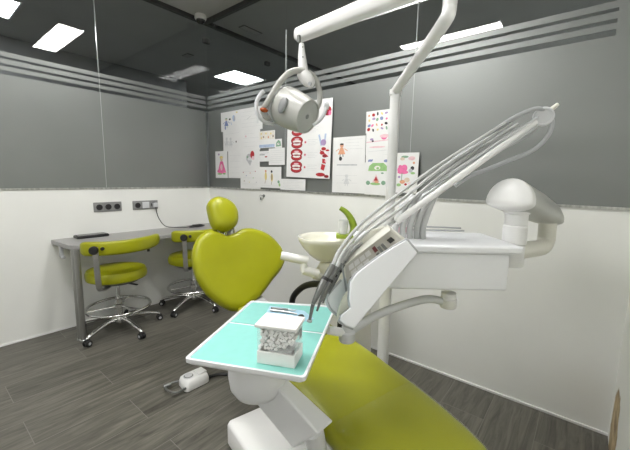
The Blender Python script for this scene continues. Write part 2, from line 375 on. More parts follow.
def figure(u, v, h, c1, c2, c3='tan'):
    return [('p', c1, [(u - h * .28, v), (u + h * .28, v), (u + h * .10, v + h * .62), (u - h * .10, v + h * .62)]), ('e', c3, u, v + h * .78, h * .15, h * .16), ('e', c2, u, v + h * .9, h * .15, h * .08),
            ('l', c1, (u - h * .2, v + h * .5), (u - h * .45, v + h * .3), .006), ('l', c1, (u + h * .2, v + h * .5), (u + h * .45, v + h * .3), .006),
            ('l', c2, (u - h * .1, v), (u - h * .12, v - h * .22), .007), ('l', c2, (u + h * .1, v), (u + h * .12, v - h * .22), .007)]
# the large sheets first (lowest layer), then those that overlap them
paper('blank white sheet beside the pink girl drawing', .362, .637, 1.334, 1.628, scrib(4, seed=3))
paper('top sheet with faint pencil lines left of the lamp head', .560, .916, 1.815, 2.033, scrib(5, seed=4) + [('l', 'grey', (.35, .5), (.5, .62), .004), ('e', 'cream', .8, .75, .05, .06)])
paper('sheet with two faint grey figures and a black dot', .285, .594, 1.618, 1.830, figure(.2, .3, .4, 'lgrey', 'lgrey', 'lgrey') + figure(.42, .28, .4, 'lgrey', 'lgrey', 'lgrey') + [('e', 'black', .72, .45, .03, .05), ('l', 'lgrey', (.1, .85), (.9, .88), .002)])
paper('pale sheet with faint strokes right of the grey figures', .593, .884, 1.617, 1.818, scrib(4, seed=6) + [('e', 'lpink', .25, .7, .04, .05)])
paper('top left drawing with blue figures', .255, .565, 1.829, 2.030,
      figure(.30, .28, .42, 'blue', 'dgreen') + [('e', 'lblue', .72, .62, .075, .17, .25), ('e', 'grey', .76, .62, .035, .12), ('e', 'black', .5, .6, .05, .05), ('e', 'blue', .24, .18, .04, .09), ('l', 'lblue', (.55, .45), (.6, .3), .008), ('e', 'yellow', .88, .9, .05, .04)])
paper('yellow spotted drawing above a pale blue strip', .869, 1.094, 1.630, 1.790,
      [('p', 'cream', [(.04, .5), (.97, .5), (.97, .97), (.04, .97)]), ('p', 'lblue', [(.02, .03), (.97, .03), (.97, .2), (.02, .2)])] + [('e', c, u, v, .045, .06) for c, u, v in (('yellow', .15, .85), ('brown', .3, .65), ('yellow', .45, .85), ('orange', .6, .62), ('yellow', .75, .82), ('brown', .88, .66), ('yellow', .16, .6))])
paper('small card with a green drawing', 1.094, 1.187, 1.623, 1.705, [('p', 'dgreen', [(.15, .15), (.88, .2), (.8, .7), (.5, .9), (.2, .62)]), ('e', 'tooth', .5, .45, .16, .12), ('e', 'black', .55, .48, .05, .05)])
paper('small sheet with a dark red stroke beside the pencil writing', .878, 1.030, 1.500, 1.600, [('e', 'red', .62, .45, .12, .06), ('l', 'grey', (.1, .8), (.9, .82), .003), ('p', 'grey', [(.02, .6), (.5, .6), (.5, .72), (.02, .72)])])
paper('sheet of faint pencil writing above the yellow birds', 1.012, 1.227, 1.465, 1.622, scrib(7, seed=9))
paper('drawing of a grey and red heart', .622, .883, 1.440, 1.637,
      [('e', 'grey', .38, .5, .17, .22), ('e', 'red', .58, .66, .12, .2), ('e', 'lgrey', .42, .4, .12, .16), ('p', 'grey', [(.24, .4), (.56, .36), (.44, .1)]), ('e', 'dgreen', .3, .55, .05, .05), ('e', 'lpink', .62, .5, .08, .1)])
paper('drawing of a girl in a bright pink dress', .147, .366, 1.332, 1.624,
      [('p', 'pink', [(.18, .2), (.88, .2), (.62, .62), (.40, .62)]), ('e', 'pink', .5, .25, .36, .09), ('e', 'tan', .5, .7, .11, .08), ('e', 'yellow', .5, .77, .14, .05), ('e', 'green', .35, .15, .2, .03), ('e', 'green', .72, .16, .12, .03), ('e', 'violet', .3, .88, .06, .04), ('e', 'lpink', .5, .4, .1, .12)])
paper('large sheet with tiny coloured dots under the heart', .585, .896, 1.229, 1.449, scrib(3, seed=11) + [('e', c, u, v, .02, .025) for c, u, v in (('red', .15, .75), ('blue', .3, .6), ('orange', .5, .72), ('green', .65, .5), ('brown', .2, .35), ('yellow', .45, .3), ('red', .75, .8), ('grey', .8, .3))])
paper('drawing of two yellow birds', .883, 1.188, 1.247, 1.447,
      [('e', 'yellow', .30, .55, .055, .2), ('e', 'yellow', .58, .5, .055, .2), ('e', 'brown', .58, .52, .03, .16), ('e', 'orange', .30, .8, .04, .06), ('e', 'black', .57, .78, .04, .06), ('l', 'brown', (.28, .35), (.26, .2), .006), ('l', 'brown', (.58, .3), (.56, .16), .006), ('e', 'dgreen', .88, .3, .05, .07), ('e', 'green', .92, .16, .04, .08), ('l', 'lgrey', (.1, .1), (.9, .12), .002)])
paper('wide sheet of handwriting low on the glass below the dental poster', 1.176, 1.487, 1.235, 1.336, scrib(6, 'lgrey', seed=12))
# poster with four sets of teeth
mk = []
for i, v in enumerate((.79, .625, .46, .295, .13)):
    mk += [('e', 'dred', .24, v + .035, .145, .058), ('e', 'dred', .24, v - .02, .135, .052), ('e', 'red', .24, v + .04, .125, .045), ('e', 'red', .24, v - .02, .115, .040),
           ('e', 'tooth', .24, v + .022, .10, .022), ('e', 'tooth', .24, v - .012, .09, .018), ('e', 'dred', .24, v + .005, .08, .010), ('e', 'lpink', .24, v + .055, .06, .010),
           ('e', 'lpink', .44, v + .01, .03, .02), ('e', 'red', .44, v + .01, .014, .012)]
    mk += [('l', 'lgrey', (.5, v + .04 - .022 * j), (.72 - .05 * (j % 2), v + .04 - .022 * j), .003) for j in range(4)]
mk += [('p', 'red', [(.80, .12), (.87, .10), (.90, .17), (.82, .19)]), ('p', 'red', [(.83, .20), (.91, .19), (.89, .25), (.83, .255)]), ('e', 'dred', .88, .29, .055, .022), ('e', 'red', .82, .33, .05, .025), ('l', 'red', (.78, .36), (.95, .28), .010), ('e', 'lpink', .90, .225, .02, .015), ('e', 'red', .85, .38, .05, .022), ('l', 'lblue', (.80, .42), (.74, .56), .018), ('l', 'lblue', (.86, .42), (.88, .57), .018), ('e', 'violet', .84, .46, .06, .04),
       ('e', 'red', .93, .86, .05, .04), ('e', 'dred', .90, .82, .06, .03), ('e', 'pink', .95, .82, .03, .03), ('e', 'red', .80, .05, .10, .025), ('e', 'dred', .93, .03, .05, .02), ('e', 'red', .93, .36, .04, .012),
       ('l', 'lgrey', (.1, .955), (.75, .955), .006), ('l', 'lgrey', (.1, .935), (.6, .935), .004)]
paper('tall poster with a column of red diagrams of teeth', 1.263, 1.762, 1.350, 2.000, mk, rad(1.5), cat='poster', name='poster', group='papers on the back glass')
paper('lower sheet with a line of writing and a faint grey figure', 1.783, 2.096, 1.235, 1.474, scrib(1, 'grey', .04, .99, .9, .97, .010, 2) + scrib(2, 'lgrey', .05, .95, .2, .7, .002, 5) + figure(.45, .3, .32, 'lgrey', 'lgrey', 'lgrey'))
paper('sheet with a small orange and black figure', 1.785, 2.088, 1.465, 1.676, figure(.28, .36, .42, 'orange', 'black', 'orange') + scrib(4, 'lgrey', .4, .95, .5, .95, .002, 7) + [('e', 'black', .25, .2, .05, .08)])
cs = ['red', 'blue', 'yellow', 'orange', 'dgreen', 'black', 'pink', 'violet']; r = random.Random(5)
paper('drawing covered in coloured dots right beside the white pole', 2.087, 2.280, 1.690, 1.848, [('e', cs[(i * 5 + j) % 8], .12 + .19 * i + r.uniform(-.03, .03), .15 + .23 * j + r.uniform(-.04, .04), r.uniform(.035, .07), r.uniform(.04, .09), r.uniform(0, 3)) for i in range(5) for j in range(4)])
paper('pale pinkish drawing with a pink star', 2.094, 2.286, 1.528, 1.692, [('p', 'lpink', [(.02, .55), (.98, .62), (.98, .66), (.02, .6)]), ('e', 'pink', .78, .78, .13, .12), ('e', 'lpink', .8, .82, .2, .08), ('e', 'violet', .25, .7, .08, .05), ('e', 'black', .3, .62, .05, .04), ('e', 'lpink', .5, .35, .35, .04), ('l', 'lgrey', (.1, .15), (.9, .2), .003)])
paper('drawing of a green car above a pink and green boat', 2.097, 2.300, 1.230, 1.528,
      [('p', 'green', [(.12, .6), (.93, .6), (.9, .72), (.75, .80), (.3, .80), (.16, .72)]), ('e', 'tooth', .5, .68, .13, .05), ('e', 'green', .52, .67, .06, .03), ('e', 'blue', .2, .86, .1, .03), ('e', 'blue', .85, .85, .1, .035), ('l', 'blue', (.1, .83), (.3, .89), .006),
       ('p', 'lpink', [(.32, .32), (.62, .32), (.47, .52)]), ('p', 'red', [(.38, .36), (.56, .36), (.47, .47)]), ('e', 'dgreen', .14, .3, .09, .055), ('e', 'dgreen', .78, .31, .09, .055), ('e', 'green', .45, .28, .22, .035), ('e', 'orange', .5, .33, .09, .03), ('e', 'dgreen', .72, .55, .06, .02)], rad(.5))
paper('flowery drawing with a bright pink blossom right of the white pole', 2.345, 2.517, 1.254, 1.536,
      [('e', 'pink', .25, .58, .15, .09), ('e', 'pink', .40, .62, .14, .09), ('e', 'pink', .35, .52, .24, .05), ('e', 'pink', .22, .66, .08, .04), ('e', 'dgreen', .4, .90, .16, .03), ('e', 'lpink', .7, .86, .15, .05), ('e', 'tan', .3, .85, .1, .04), ('e', 'black', .75, .62, .08, .05), ('e', 'grey', .68, .56, .09, .05), ('e', 'green', .78, .50, .1, .03),
       ('e', 'orange', .35, .28, .12, .05), ('e', 'tan', .55, .33, .12, .06), ('e', 'red', .5, .22, .06, .03), ('e', 'green', .2, .2, .1, .04), ('e', 'lpink', .7, .22, .1, .05), ('e', 'green', .55, .12, .12, .03), ('e', 'violet', .2, .4, .06, .03), ('e', 'orange', .8, .75, .05, .03), ('l', 'dgreen', (.32, .5), (.3, .3), .006)], rad(.5))
# lock with key
t = thing('key_lock', 'small metal lock with a key hanging from it low on the back wall', 'lock', (.94, 0, 1.155))
MB().lathe([(.014, 0), (.014, .006), (.010, .010)], (.94, 0, 1.165), (0, -1, 0)).build('cylinder_lock', M['dgrey'], t)
k = MB().box((.94, -.022, 1.165), (.004, .024, .012)); k.torus((.94, -.044, 1.163), .012, .003, (1, 0, 0)); k.build('key', M['steel'], t)
MB().box((.925, -.03, 1.14), (.02, .003, .03)).build('key_tag', M['dgrey'], t)
# ------------------------------------------------------------------ sockets and cable
def plate(y0, y1, label, mods):
    t = thing('socket_plate', label, 'power socket', (0, (y0 + y1) / 2, 1.005), 0, 'socket plates on the left wall')
    MB().bx((0, y0, 1.008), (.010, y1, 1.096)).build('frame', M['socket'], t, bevel=.004)
    n = 3; w = (y1 - y0 - .012) / n
    for i, k in enumerate(mods):
        yc = y0 + .006 + w * (i + .5)
        if k == 's':
            b = MB().box((.012, yc, 1.052), (.006, w * .88, .066)).build('socket', M['socket'], t, bevel=.003)
            MB().lathe([(.026, 0), (.026, .003), (.021, .004), (.019, .0015), (.001, .0015)], (.0145, yc, 1.052), (1, 0, 0)).build('recess', M['black'], b)
        elif k == 'w': MB().box((.013, yc, 1.052), (.008, w * .86, .062)).build('switch', M['lgrey'], t, bevel=.003)
        else: MB().box((.013, yc, 1.052), (.008, w * .86, .062)).build('socket', M['lgrey'], t, bevel=.003)
    return t
plate(-1.197, -.962, 'grey wall plate with three black sockets above the nearer green stool', 'sss')
plate(-.862, -.615, 'grey wall plate with one socket and a plugged-in charger cable', 'sws')
t = thing('charger_cable', 'black charger cable running from the wall plug onto the desk', 'cable', (.02, -.655, .80))
MB().box((.034, -.655, 1.05), (.034, .045, .045)).build('plug', M['lgrey'], t, bevel=.006)
MB().tube(spline([(.045, -.655, 1.03), (.055, -.652, .97), (.06, -.63, .90), (.075, -.58, .83), (.12, -.50, .812), (.16, -.42, .808), (.15, -.34, .808)], 8), .004, 8).build('cord', M['black'], t)
MB().tube(spline([(.15, -.34, .808), (.2, -.26, .808), (.16, -.18, .808), (.11, -.24, .808), (.13, -.34, .808), (.20, -.37, .81), (.22, -.28, .81)], 8), .0055, 8).build('coil', M['black'], t)
MB().box((.17, -.27, .814), (.05, .10, .026)).build('adapter', M['black'], t, bevel=.005)
# ------------------------------------------------------------------ desk
DZ, DX = .80, .42
t = thing('desk', 'long grey wall desk on steel tube legs under the sockets', 'desk', (.2, -.75, 0))
MB().prism([(.0, -1.525, DZ - .035), (.36, -1.50, DZ - .035), (DX, -1.45, DZ - .035), (DX, -.004, DZ - .035), (0, -.004, DZ - .035)], (0, 0, .035)).build('desktop', M['desk'], t, bevel=.004)
for x, y in ((.325, -1.46), (.368, -1.452), (.325, -.05), (.368, -.06)):
    l = MB().tube([(x, y, 0), (x, y, DZ - .036)], .0215, 20).build('leg', M['tube'], t)
    MB().lathe([(.026, 0), (.026, .012), (.022, .016)], (x, y, 0)).build('foot', M['steel'], l)
b = MB().box((.16, -1.50, DZ - .08), (.05, .022, .09)); b.box((.20, -1.50, DZ - .12), (.035, .022, .022)); b.build('bracket', M['grey'], t, bevel=.003)
MB().bx((.0, -1.44, DZ - .085), (.03, -.02, DZ - .036)).build('wall_rail', M['grey'], t)
t = thing('tablet', 'flat black tablet case lying on the desk against the wall', 'tablet', (.075, -1.25, DZ))
MB().box((.075, -1.25, DZ + .011), (.11, .245, .022)).build('case', M['black'], t, bevel=.005)
MB().box((.075, -1.25, DZ + .0235), (.095, .22, .002)).build('screen', M['led'], t)
# ------------------------------------------------------------------ stools (local frame: +x is where the backrest wraps)
def stool():
    t = thing('stool', 'green stool nearer the desk leg, with a padded wrap-around backrest', 'stool', (0, 0, 0), 0, 'green stools at the desk', local=True)
    sr = .235
    MB().lathe([(.02, .468), (sr - .03, .468), (sr - .005, .478), (sr, .50), (sr - .002, .53), (sr - .015, .552), (sr - .06, .566), (.10, .570), (.001, .568)], n=40).build('seat', M['green'], t)
    MB().lathe([(.09, .440), (.17, .444), (.19, .468), (.02, .468)], n=32).build('seat_pan', M['dgrey'], t)
    # wrap-around band
    R0, rings = .332, []
    for i in range(33):
        a = rad(-42 + 118 * i / 32); q = 1 - .22 * max(0, (i / 32 - .6) / .4) ** 2
        e = min(1, min(i, 32 - i) / 2 + .35); ring = []
        for j in range(16):
            w = 2 * pi * j / 16; sx = abs(cos(w)) ** .6 * (1 if cos(w) > 0 else -1); sz = abs(sin(w)) ** .6 * (1 if sin(w) > 0 else -1)
            rr = R0 + .026 * sx * e; ring.append((rr * cos(a), rr * sin(a),   .792 + .014 * (i / 32) ** 2 + .055 * sz * q * (.55 + .45 * e)))
        rings.append(ring)
    MB().loft(rings).build('backrest', M['green'], t)
    ap = rad(-21); d = Vector((cos(ap), sin(ap), 0))
    rot = Matrix.Rotation(ap, 3, 'Z')
    b = MB(); 
    pth = [d * .06 + Vector((0, 0, .448)), d * .22 + Vector((0, 0, .446)), d * .29 + Vector((0, 0, .452)), d * .325 + Vector((0, 0, .47)), d * .347 + Vector((0, 0, .53)), d * .360 + Vector((0, 0, .81))]
    pth = spline(pth, 5); rg = []
    for i, p in enumerate(pth):
        tt = (pth[min(i + 1, len(pth) - 1)] - pth[max(i - 1, 0)]).normalized(); sd = Vector((-d.y, d.x, 0)); nn = tt.cross(sd)
        rg.append([p + sd * .02 * x + nn * .005 * y for x, y in ((-1, -1), (1, -1), (1, 1), (-1, 1))])
    b.loft(rg).build('back_post', M['steel'], t, bevel=.002)
    MB().lathe([(.0, 0), (.02, 0), (.03, .008), (.033, .022), (.028, .036), (.001, .038)], d * .366 + Vector((0, 0, .79)), d, 16).build('knob', M['black'], t)
    sd = Vector((-d.y, d.x, 0))
    MB().lathe([(.001, 0), (.013, 0), (.013, .012), (.001, .014)], d * .354 + sd * .05 + Vector((0, 0, .797)), d, 14).build('bolt', M['black'], t)
    MB().box(Vector((cos(rad(45)), sin(rad(45)), 0)) * R0 + Vector((0, 0, .738)), (.02, .02, .03)).build('stop_pin', M['black'], t, bevel=.003)
    MB().tube([(0, 0, .10), (0, 0, .29)], .027, 20).build('column', M['chrome'], t)
    MB().tube([(0, 0, .28), (0, 0, .445)], .016, 16).build('gas_lift', M['chrome'], t)
    MB().box((.13, .10, .437), (.14, .018, .010), Matrix.Rotation(rad(38), 3, 'Z')).build('lever', M['black'], t, bevel=.003)
    r = MB(); r.torus((0, 0, .215), .245, .0115, n=48, m=10); r.lathe([(.029, .195), (.036, .2), (.036, .235), (.029, .24)], n=20)
    for k in range(3):
        a = rad(40 + 120 * k); r.tube([(.03 * cos(a), .03 * sin(a), .215), (.245 * cos(a), .245 * sin(a), .215)], .008, 8)
    r.build('foot_ring', M['chrome'], t)
    MB().lathe([(.02, .07), (.045, .075), (.05, .10), (.04, .125), (.028, .13)], n=20).build('hub', M['chrome'], t)
    for k in range(5):
        a = rad(-45 + 72 * k); e = Vector((cos(a), sin(a), 0)); s_ = Vector((-e.y, e.x, 0)); up = Vector((0, 0, 1))
        pts = spline([e * .03 + up * .105, e * .12 + up * .11, e * .22 + up * .095, e * .30 + up * .075, e * .325 + up * .06], 4)
        MB().tube(pts, [.021 - .009 * i / (len(pts) - 1) for i in range(len(pts))], 10).build('base_leg', M['chrome'], t)
        c = MB()
        for w in (-.014, .014): c.lathe([(.001, -.009), (.024, -.009), (.027, -.005), (.027, .005), (.024, .009), (.001, .009)], e * .325 + up * .027 + s_ * w, s_, 18)
        c.box(e * .325 + up * .042, (.036, .020, .03), Matrix.Rotation(a, 3, 'Z'))
        cc = c.build('caster', M['black'], t)
        MB().lathe([(.001, -.0245), (.012, -.0245), (.012, .0245), (.001, .0245)], e * .325 + up * .027, s_, 12).build('wheel_cap', M['grey'], cc)
    return t
s1 = stool(); s1.location = (.36, -1.17, 0); s1.rotation_euler = (0, 0, rad(-20))
dup(s1, (.335, -.44, 0), rad(-20), 'green stool half hidden behind the backrest of the dental chair')
# ------------------------------------------------------------------ dental chair (local: +x to the foot end, +y towards the back wall)
ch = thing('dental_chair', 'lime green dental chair with heart-shaped backrest in the middle of the room', 'dental chair', (2.171, -1.005, 0), rad(-14), local=True)
def se(w, p=.55):
    return (abs(cos(w)) ** p * (1 if cos(w) >= 0 else -1), abs(sin(w)) ** p * (1 if sin(w) >= 0 else -1))
def cushion(secs, th, n=28, grow=0.):
    rings = []
    for i, (x, hw, z) in enumerate(secs):
        a, b = secs[max(i - 1, 0)], secs[min(i + 1, len(secs) - 1)]
        tx, tz = b[0] - a[0], b[2] - a[2]; L = math.hypot(tx, tz) or 1; nx, nz = -tz / L, tx / L
        k = th[i] if isinstance(th, list) else th
        rings.append([Vector((x + nx * (k + grow) * s, (hw + grow) * c, z + nz * (k + grow) * s)) for c, s in [se(2 * pi * j / n, .42) for j in range(n)]])
    return MB().loft(rings)
cushion([(-.385, .07, .497), (-.375, .09, .497), (-.30, .125, .50), (-.20, .165, .505), (-.10, .20, .507), (0, .22, .505), (.15, .235, .50), (.245, .238, .495), (.25, .236, .495)], [.02, .03, .042, .047, .05, .05, .05, .05, .047]).build('seat', M['green'], ch)
LS = [(.256, .236, .49), (.262, .238, .49), (.35, .240, .483), (.5, .242, .466), (.7, .240, .440), (.86, .234, .418), (.98, .222, .402), (1.06, .205, .392), (1.11, .18, .386), (1.14, .145, .382), (1.15, .10, .381)]
LT = [.046, .05, .05, .05, .05, .049, .047, .043, .037, .028, .015]
cushion(LS, LT).build('leg_rest', M['green'], ch)
sl = [s for s in LS if s[0] >= .7]; sl[0] = (.72, .240, .4375)
cushion(sl, LT[4:], grow=.0035).build('plastic_cover', M['sleeve'], ch)['label'] = 'clear plastic sleeve over the foot end'
# backrest
tau = rad(25); b0 = Vector((-.40, -.01, .49)); up = Vector((-sin(tau), 0, cos(tau))); nn = Vector((cos(tau), 0, sin(tau)))
out = [(-.076, .0), (.02, .018), (.071, .040), (.143, .088), (.216, .150), (.290, .208), (.338, .276), (.340, .339), (.318, .401), (.258, .480), (.165, .534), (.077, .545), (.007, .519), (-.057, .510), (-.118, .538), (-.187, .545), (-.258, .494), (-.299, .404), (-.303, .311), (-.290, .236), (-.245, .137), (-.160, .045)]
def shell(pts, levels, curve=.035, cen=Vector((0, .31, 0)), dome=.02):
    rings = []; pts = spline([Vector((a, b, 0)) for a, b in pts], 4, True)
    for off, sc in levels:
        rg = []
        for p in pts:
            q = cen + (p - cen) * sc; rg.append(b0 + Vector((0, q.x, 0)) + up * q.y + nn * (off + curve * (q.x / .29) ** 2 - dome * sin(q.y / .56 * pi)))
        rings.append(rg)
    return MB().loft(rings)
shell(out, [(-.050, .90), (-.043, .955), (-.026, .99), (-.004, 1.0), (.016, .992), (.034, .962), (.046, .91), (.052, .82), (.054, .62), (.055, .35), (.055, .1)]).build('backrest', M['green'], ch, smooth=60)
shell(out, [(-.095, .45), (-.09, .7), (-.075, .86), (-.052, .93), (-.049, .93)]).build('back_shell', M['lgrey'], ch, smooth=60)
# headrest
ho = [(-.150, .723), (-.116, .764), (-.062, .776), (.003, .747), (.043, .694), (.047, .623), (.017, .560), (-.049, .528), (-.115, .540), (-.143, .582), (-.152, .651)]
hcen = Vector((-.054, .65, 0))
shell(ho, [(-.035, .45), (-.033, .70), (-.022, .88), (.0, .98), (.025, 1.), (.05, .98), (.072, .89), (.086, .72), (.092, .45), (.094, .15)], 0, hcen, 0).build('headrest', M['green'], ch, smooth=70)
hm = MB(); hm.tube([b0 + up * .46 - nn * .04 + Vector((0, -.05, 0)), b0 + up * .56 - nn * .045 + Vector((0, -.052, 0)), b0 + up * .64 - nn * .02 + Vector((0, -.054, 0))], .013, 10)
for s_ in (-.05, .05): hm.tube([b0 + up * .50 + nn * .01 + Vector((0, -.054 + s_, 0)), b0 + up * .535 + nn * .035 + Vector((0, -.054 + s_ * 1.1, 0)), b0 + up * .58 + nn * .02 + Vector((0, -.054 + s_, 0))], .008, 8)
hm.build('headrest_bracket', M['chrome'], ch)
# armrest loop, lift and base
MB().tube(spline([(-.34, .30, .42), (-.33, .30, .52), (-.25, .30, .605), (-.15, .30, .665), (-.02, .30, .700), (.10, .30, .66), (.17, .30, .56), (.18, .29, .45)], 6), .021, 12).build('armrest', M['black'], ch)['label'] = 'black armrest loop on the far side'
u_ = MB(); u_.prism([(.04, -.15, .40), (.62, -.17, .385), (.62, .17, .385), (.04, .15, .40)], (0, 0, .062)); u_.build('seat_frame', M['lgrey'], ch, bevel=.01)
hz = MB(); hz.prism([(-.40, .02, .46), (.05, .02, .40), (.05, .02, .45), (-.10, .02, .455), (-.43, .02, .55)], (0, .10, 0)); hz.build('back_hinge', M['grey'], ch, bevel=.008)
def rrect(x0, x1, y0, y1, r, k=5):
    o = []
    for cx_, cy_, a in ((x0 + r, y0 + r, pi), (x1 - r, y0 + r, 1.5 * pi), (x1 - r, y1 - r, 0), (x0 + r, y1 - r, .5 * pi)):
        o += [(cx_ + r * cos(a + pi / 2 * i / k), cy_ + r * sin(a + pi / 2 * i / k)) for i in range(k + 1)]
    return o
rg = []
for z, g_ in ((0, .012), (.004, 0), (.098, 0), (.112, .006), (.118, .02)):
    rg.append([Vector((x, y, z)) for x, y in rrect(.04 + g_, .86 - g_, -.345 + g_, .27 - g_, .026 - g_ * .5)])
rg += [[Vector((.45 + (p.x - .45) * k, -.04 + (p.y + .04) * k, z)) for p in rg[-1]] for z, k in ((.128, .8), (.135, .55))]
MB().loft(rg).build('base', M['white'], ch, smooth=50)
MB().prism([(.05, -.13, .14), (.36, -.13, .15), (.50, -.13, .40), (.16, -.13, .40)], (0, .26, 0)).build('lift_column', M['white'], ch, bevel=.02, seg=3)
MB().lathe([(.011, 0), (.011, .004), (.004, .007)], (.50, -.25, .165), (0, 0, 1), 14).build('base_button', M['ink_dgreen'], ch)
# ------------------------------------------------------------------ instrument tray on its drum and slanted arm
TZ = .85
tr = thing('instrument_tray', 'white-rimmed instrument tray on a white drum and slanted arm beside the dental chair', 'tray', (2.65, -1.55, 0))
q = [onz(u, v, TZ) for u, v in ((184, 358.5), (251, 300.5), (336.5, 306), (305, 378))]
ctr = sum(q, Vector()) / 4
def rounded(q, r, z, k=5, grow=0):
    out = []; n = len(q); cc = sum(q, Vector()) / n
    for i in range(n):
        p = Vector((q[i].x, q[i].y, z)); a = Vector((q[i - 1].x, q[i - 1].y, z)); b = Vector((q[(i + 1) % n].x, q[(i + 1) % n].y, z))
        d1 = (a - p).normalized(); d2 = (b - p).normalized(); p = p - (d1 + d2) * grow
        s0, s1_ = p + d1 * r, p + d2 * r
        for j in range(k + 1):
            t_ = j / k; out.append(s0 * (1 - t_) ** 2 + p * 2 * t_ * (1 - t_) + s1_ * t_ ** 2)
    return out
rim = MB()
rim.loft([rounded(q, .012, TZ - .020, grow=-.008), rounded(q, .014, TZ - .012), rounded(q, .014, TZ), rounded(q, .014, TZ, grow=-.007), rounded(q, .014, TZ - .006, grow=-.010)])
rim.build('tray', M['cool'], tr, smooth=50)
dc = P(258, 388, 1.14); dc = Vector((dc.x, dc.y, 0))
MB().lathe([(.02, .618), (.05, .622), (.075, .635), (.091, .66), (.097, .70), (.097, .79), (.08, .81), (.06, TZ - .0165), (.03, TZ - .0165)], dc, n=40).build('drum', M['cool'], tr)
r0, r1 = P(279, 389, 1.075), P(318, 433, 1.03); l0, l1 = P(256, 404, 1.14), P(292, 448, 1.10); q0, q1 = P(287, 378, 1.16), P(333, 420, 1.115)
ext = lambda a, b, k: a + (b - a) * k
rings = [[ext(a, b, k) for a, b in ((r0, r1), (q0, q1), (q0 + l0 - r0, q1 + l1 - r1), (l0, l1))] for k in (-.35, .5, 1.02)]
MB().loft(rings).build('arm', M['cool'], tr, bevel=.008, seg=3)
m1 = (q1 + l1) / 2; b1_ = Vector((-.05, -.01, 0)) + m1
MB().tube([m1 + Vector((-.01, .01, .01)), Vector((b1_.x, b1_.y + .12, .30)), Vector((b1_.x - .07, b1_.y + .20, .13))], .036, 20).build('arm_foot', M['cool'], tr)
# paper liners
def mixq(a, b, t_): return a * (1 - t_) + b * t_
qi = [p + (ctr - p) * .04 for p in q]
l_lo = [qi[0], mixq(qi[0], qi[1], .545), mixq(qi[3], qi[2], .515), qi[3]]
l_hi = [mixq(qi[0], qi[1], .57), qi[1], qi[2], mixq(qi[3], qi[2], .54)]
for qq, lab in ((l_lo, 'larger aqua paper liner on the near half of the tray under the cotton dispenser'), (l_hi, 'aqua paper liner on the far half of the tray under the metal instruments')):
    o = MB().loft([rounded(qq, .006, TZ - .0058), rounded(qq, .006, TZ - .004)]).build('tray_liner', M['teal'], smooth=0, org=(ctr.x, ctr.y, TZ - .0058))
    tag(o, lab, 'paper liner', 'aqua liners on the tray')
TS = TZ - .004
# cotton roll dispenser
cdp = Vector((2.822, -1.659, TS)); fx = Vector((.905, .425, 0)).normalized(); fy = Vector((-fx.y, fx.x, 0)); RD = Matrix((fx, fy, Vector((0, 0, 1)))).transposed()
def L3(x, y, z): return cdp + RD @ Vector((x, y, z))
t = thing('cotton_roll_dispenser', 'clear box of white cotton rolls with a white lid on the aqua tray', 'dispenser', cdp)
w_, d_ = .108, .078
b = MB()
b.box(L3(0, -d_ / 2 + .003, .018), (w_, .006, .036), RD).box(L3(0, d_ / 2 - .003, .018), (w_, .006, .036), RD).box(L3(-w_ / 2 + .003, 0, .018), (.006, d_ - .012, .036), RD).box(L3(w_ / 2 - .003, 0, .018), (.006, d_ - .012, .036), RD).box(L3(0, 0, .003), (w_ - .012, d_ - .012, .006), RD)
b.build('drawer_base', M['card'], t, bevel=.0015)
g = MB(); g.box(L3(0, -d_ / 2 + .0015, .070), (w_ - .002, .002, .068), RD).box(L3(0, d_ / 2 - .0015, .070), (w_ - .002, .002, .068), RD).box(L3(-w_ / 2 + .0015, 0, .070), (.002, d_ - .006, .068), RD).box(L3(w_ / 2 - .0015, 0, .070), (.002, d_ - .006, .068), RD)
g.build('clear_walls', M['acrylic'], t, smooth=0)
MB().box(L3(0, 0, .108), (w_ + .010, d_ + .008, .009), RD).build('lid', M['card'], t, bevel=.002)
MB().box(L3(0, -.005, .1135), (.045, .012, .002), RD).build('lid_grip', M['card'], t)
MB().box(L3(w_ / 2 + .0004, .012, .078), (.001, .022, .03), RD).build('side_label', M['grey'], t)
MB().prism([L3(-.02, -d_ / 2 + .008, .037), L3(w_ / 2 - .012, -d_ / 2 + .008, .037), L3(w_ / 2 - .012, d_ / 2 - .008, .037), L3(-.02, d_ / 2 - .008, .052)], (0, 0, .002)).build('ramp', M['lgrey'], t)
rr = random.Random(8); n = 0
for iz in range(7):
    for ix in range(9):
        x = -w_ / 2 + .0085 + ix * .0106 + (iz % 2) * .005 + rr.uniform(-.0006, .0006); z = .043 + iz * .0094
        if x > .0 and z < .045 + .0: continue
        if x > .028 and z < .06: continue
        e = fx * rr.uniform(-.10, .10) + fy + Vector((0, 0, rr.uniform(-.05, .05))); e.normalize()
        c_ = L3(x, 0, z); l_ = .031 + rr.uniform(-.003, .002); n += 1
        o = MB().lathe([(.0012, -l_), (.0046, -l_), (.0053, -l_ + .002), (.0053, l_ - .002), (.0046, l_), (.0012, l_), (.001, l_ - .003)], c_, e, 9).build('cotton_roll', M['cotton'], org=c_)
        tag(o, 'small white cotton roll piled inside the clear dispenser on the tray', 'cotton roll', 'cotton rolls in the dispenser')
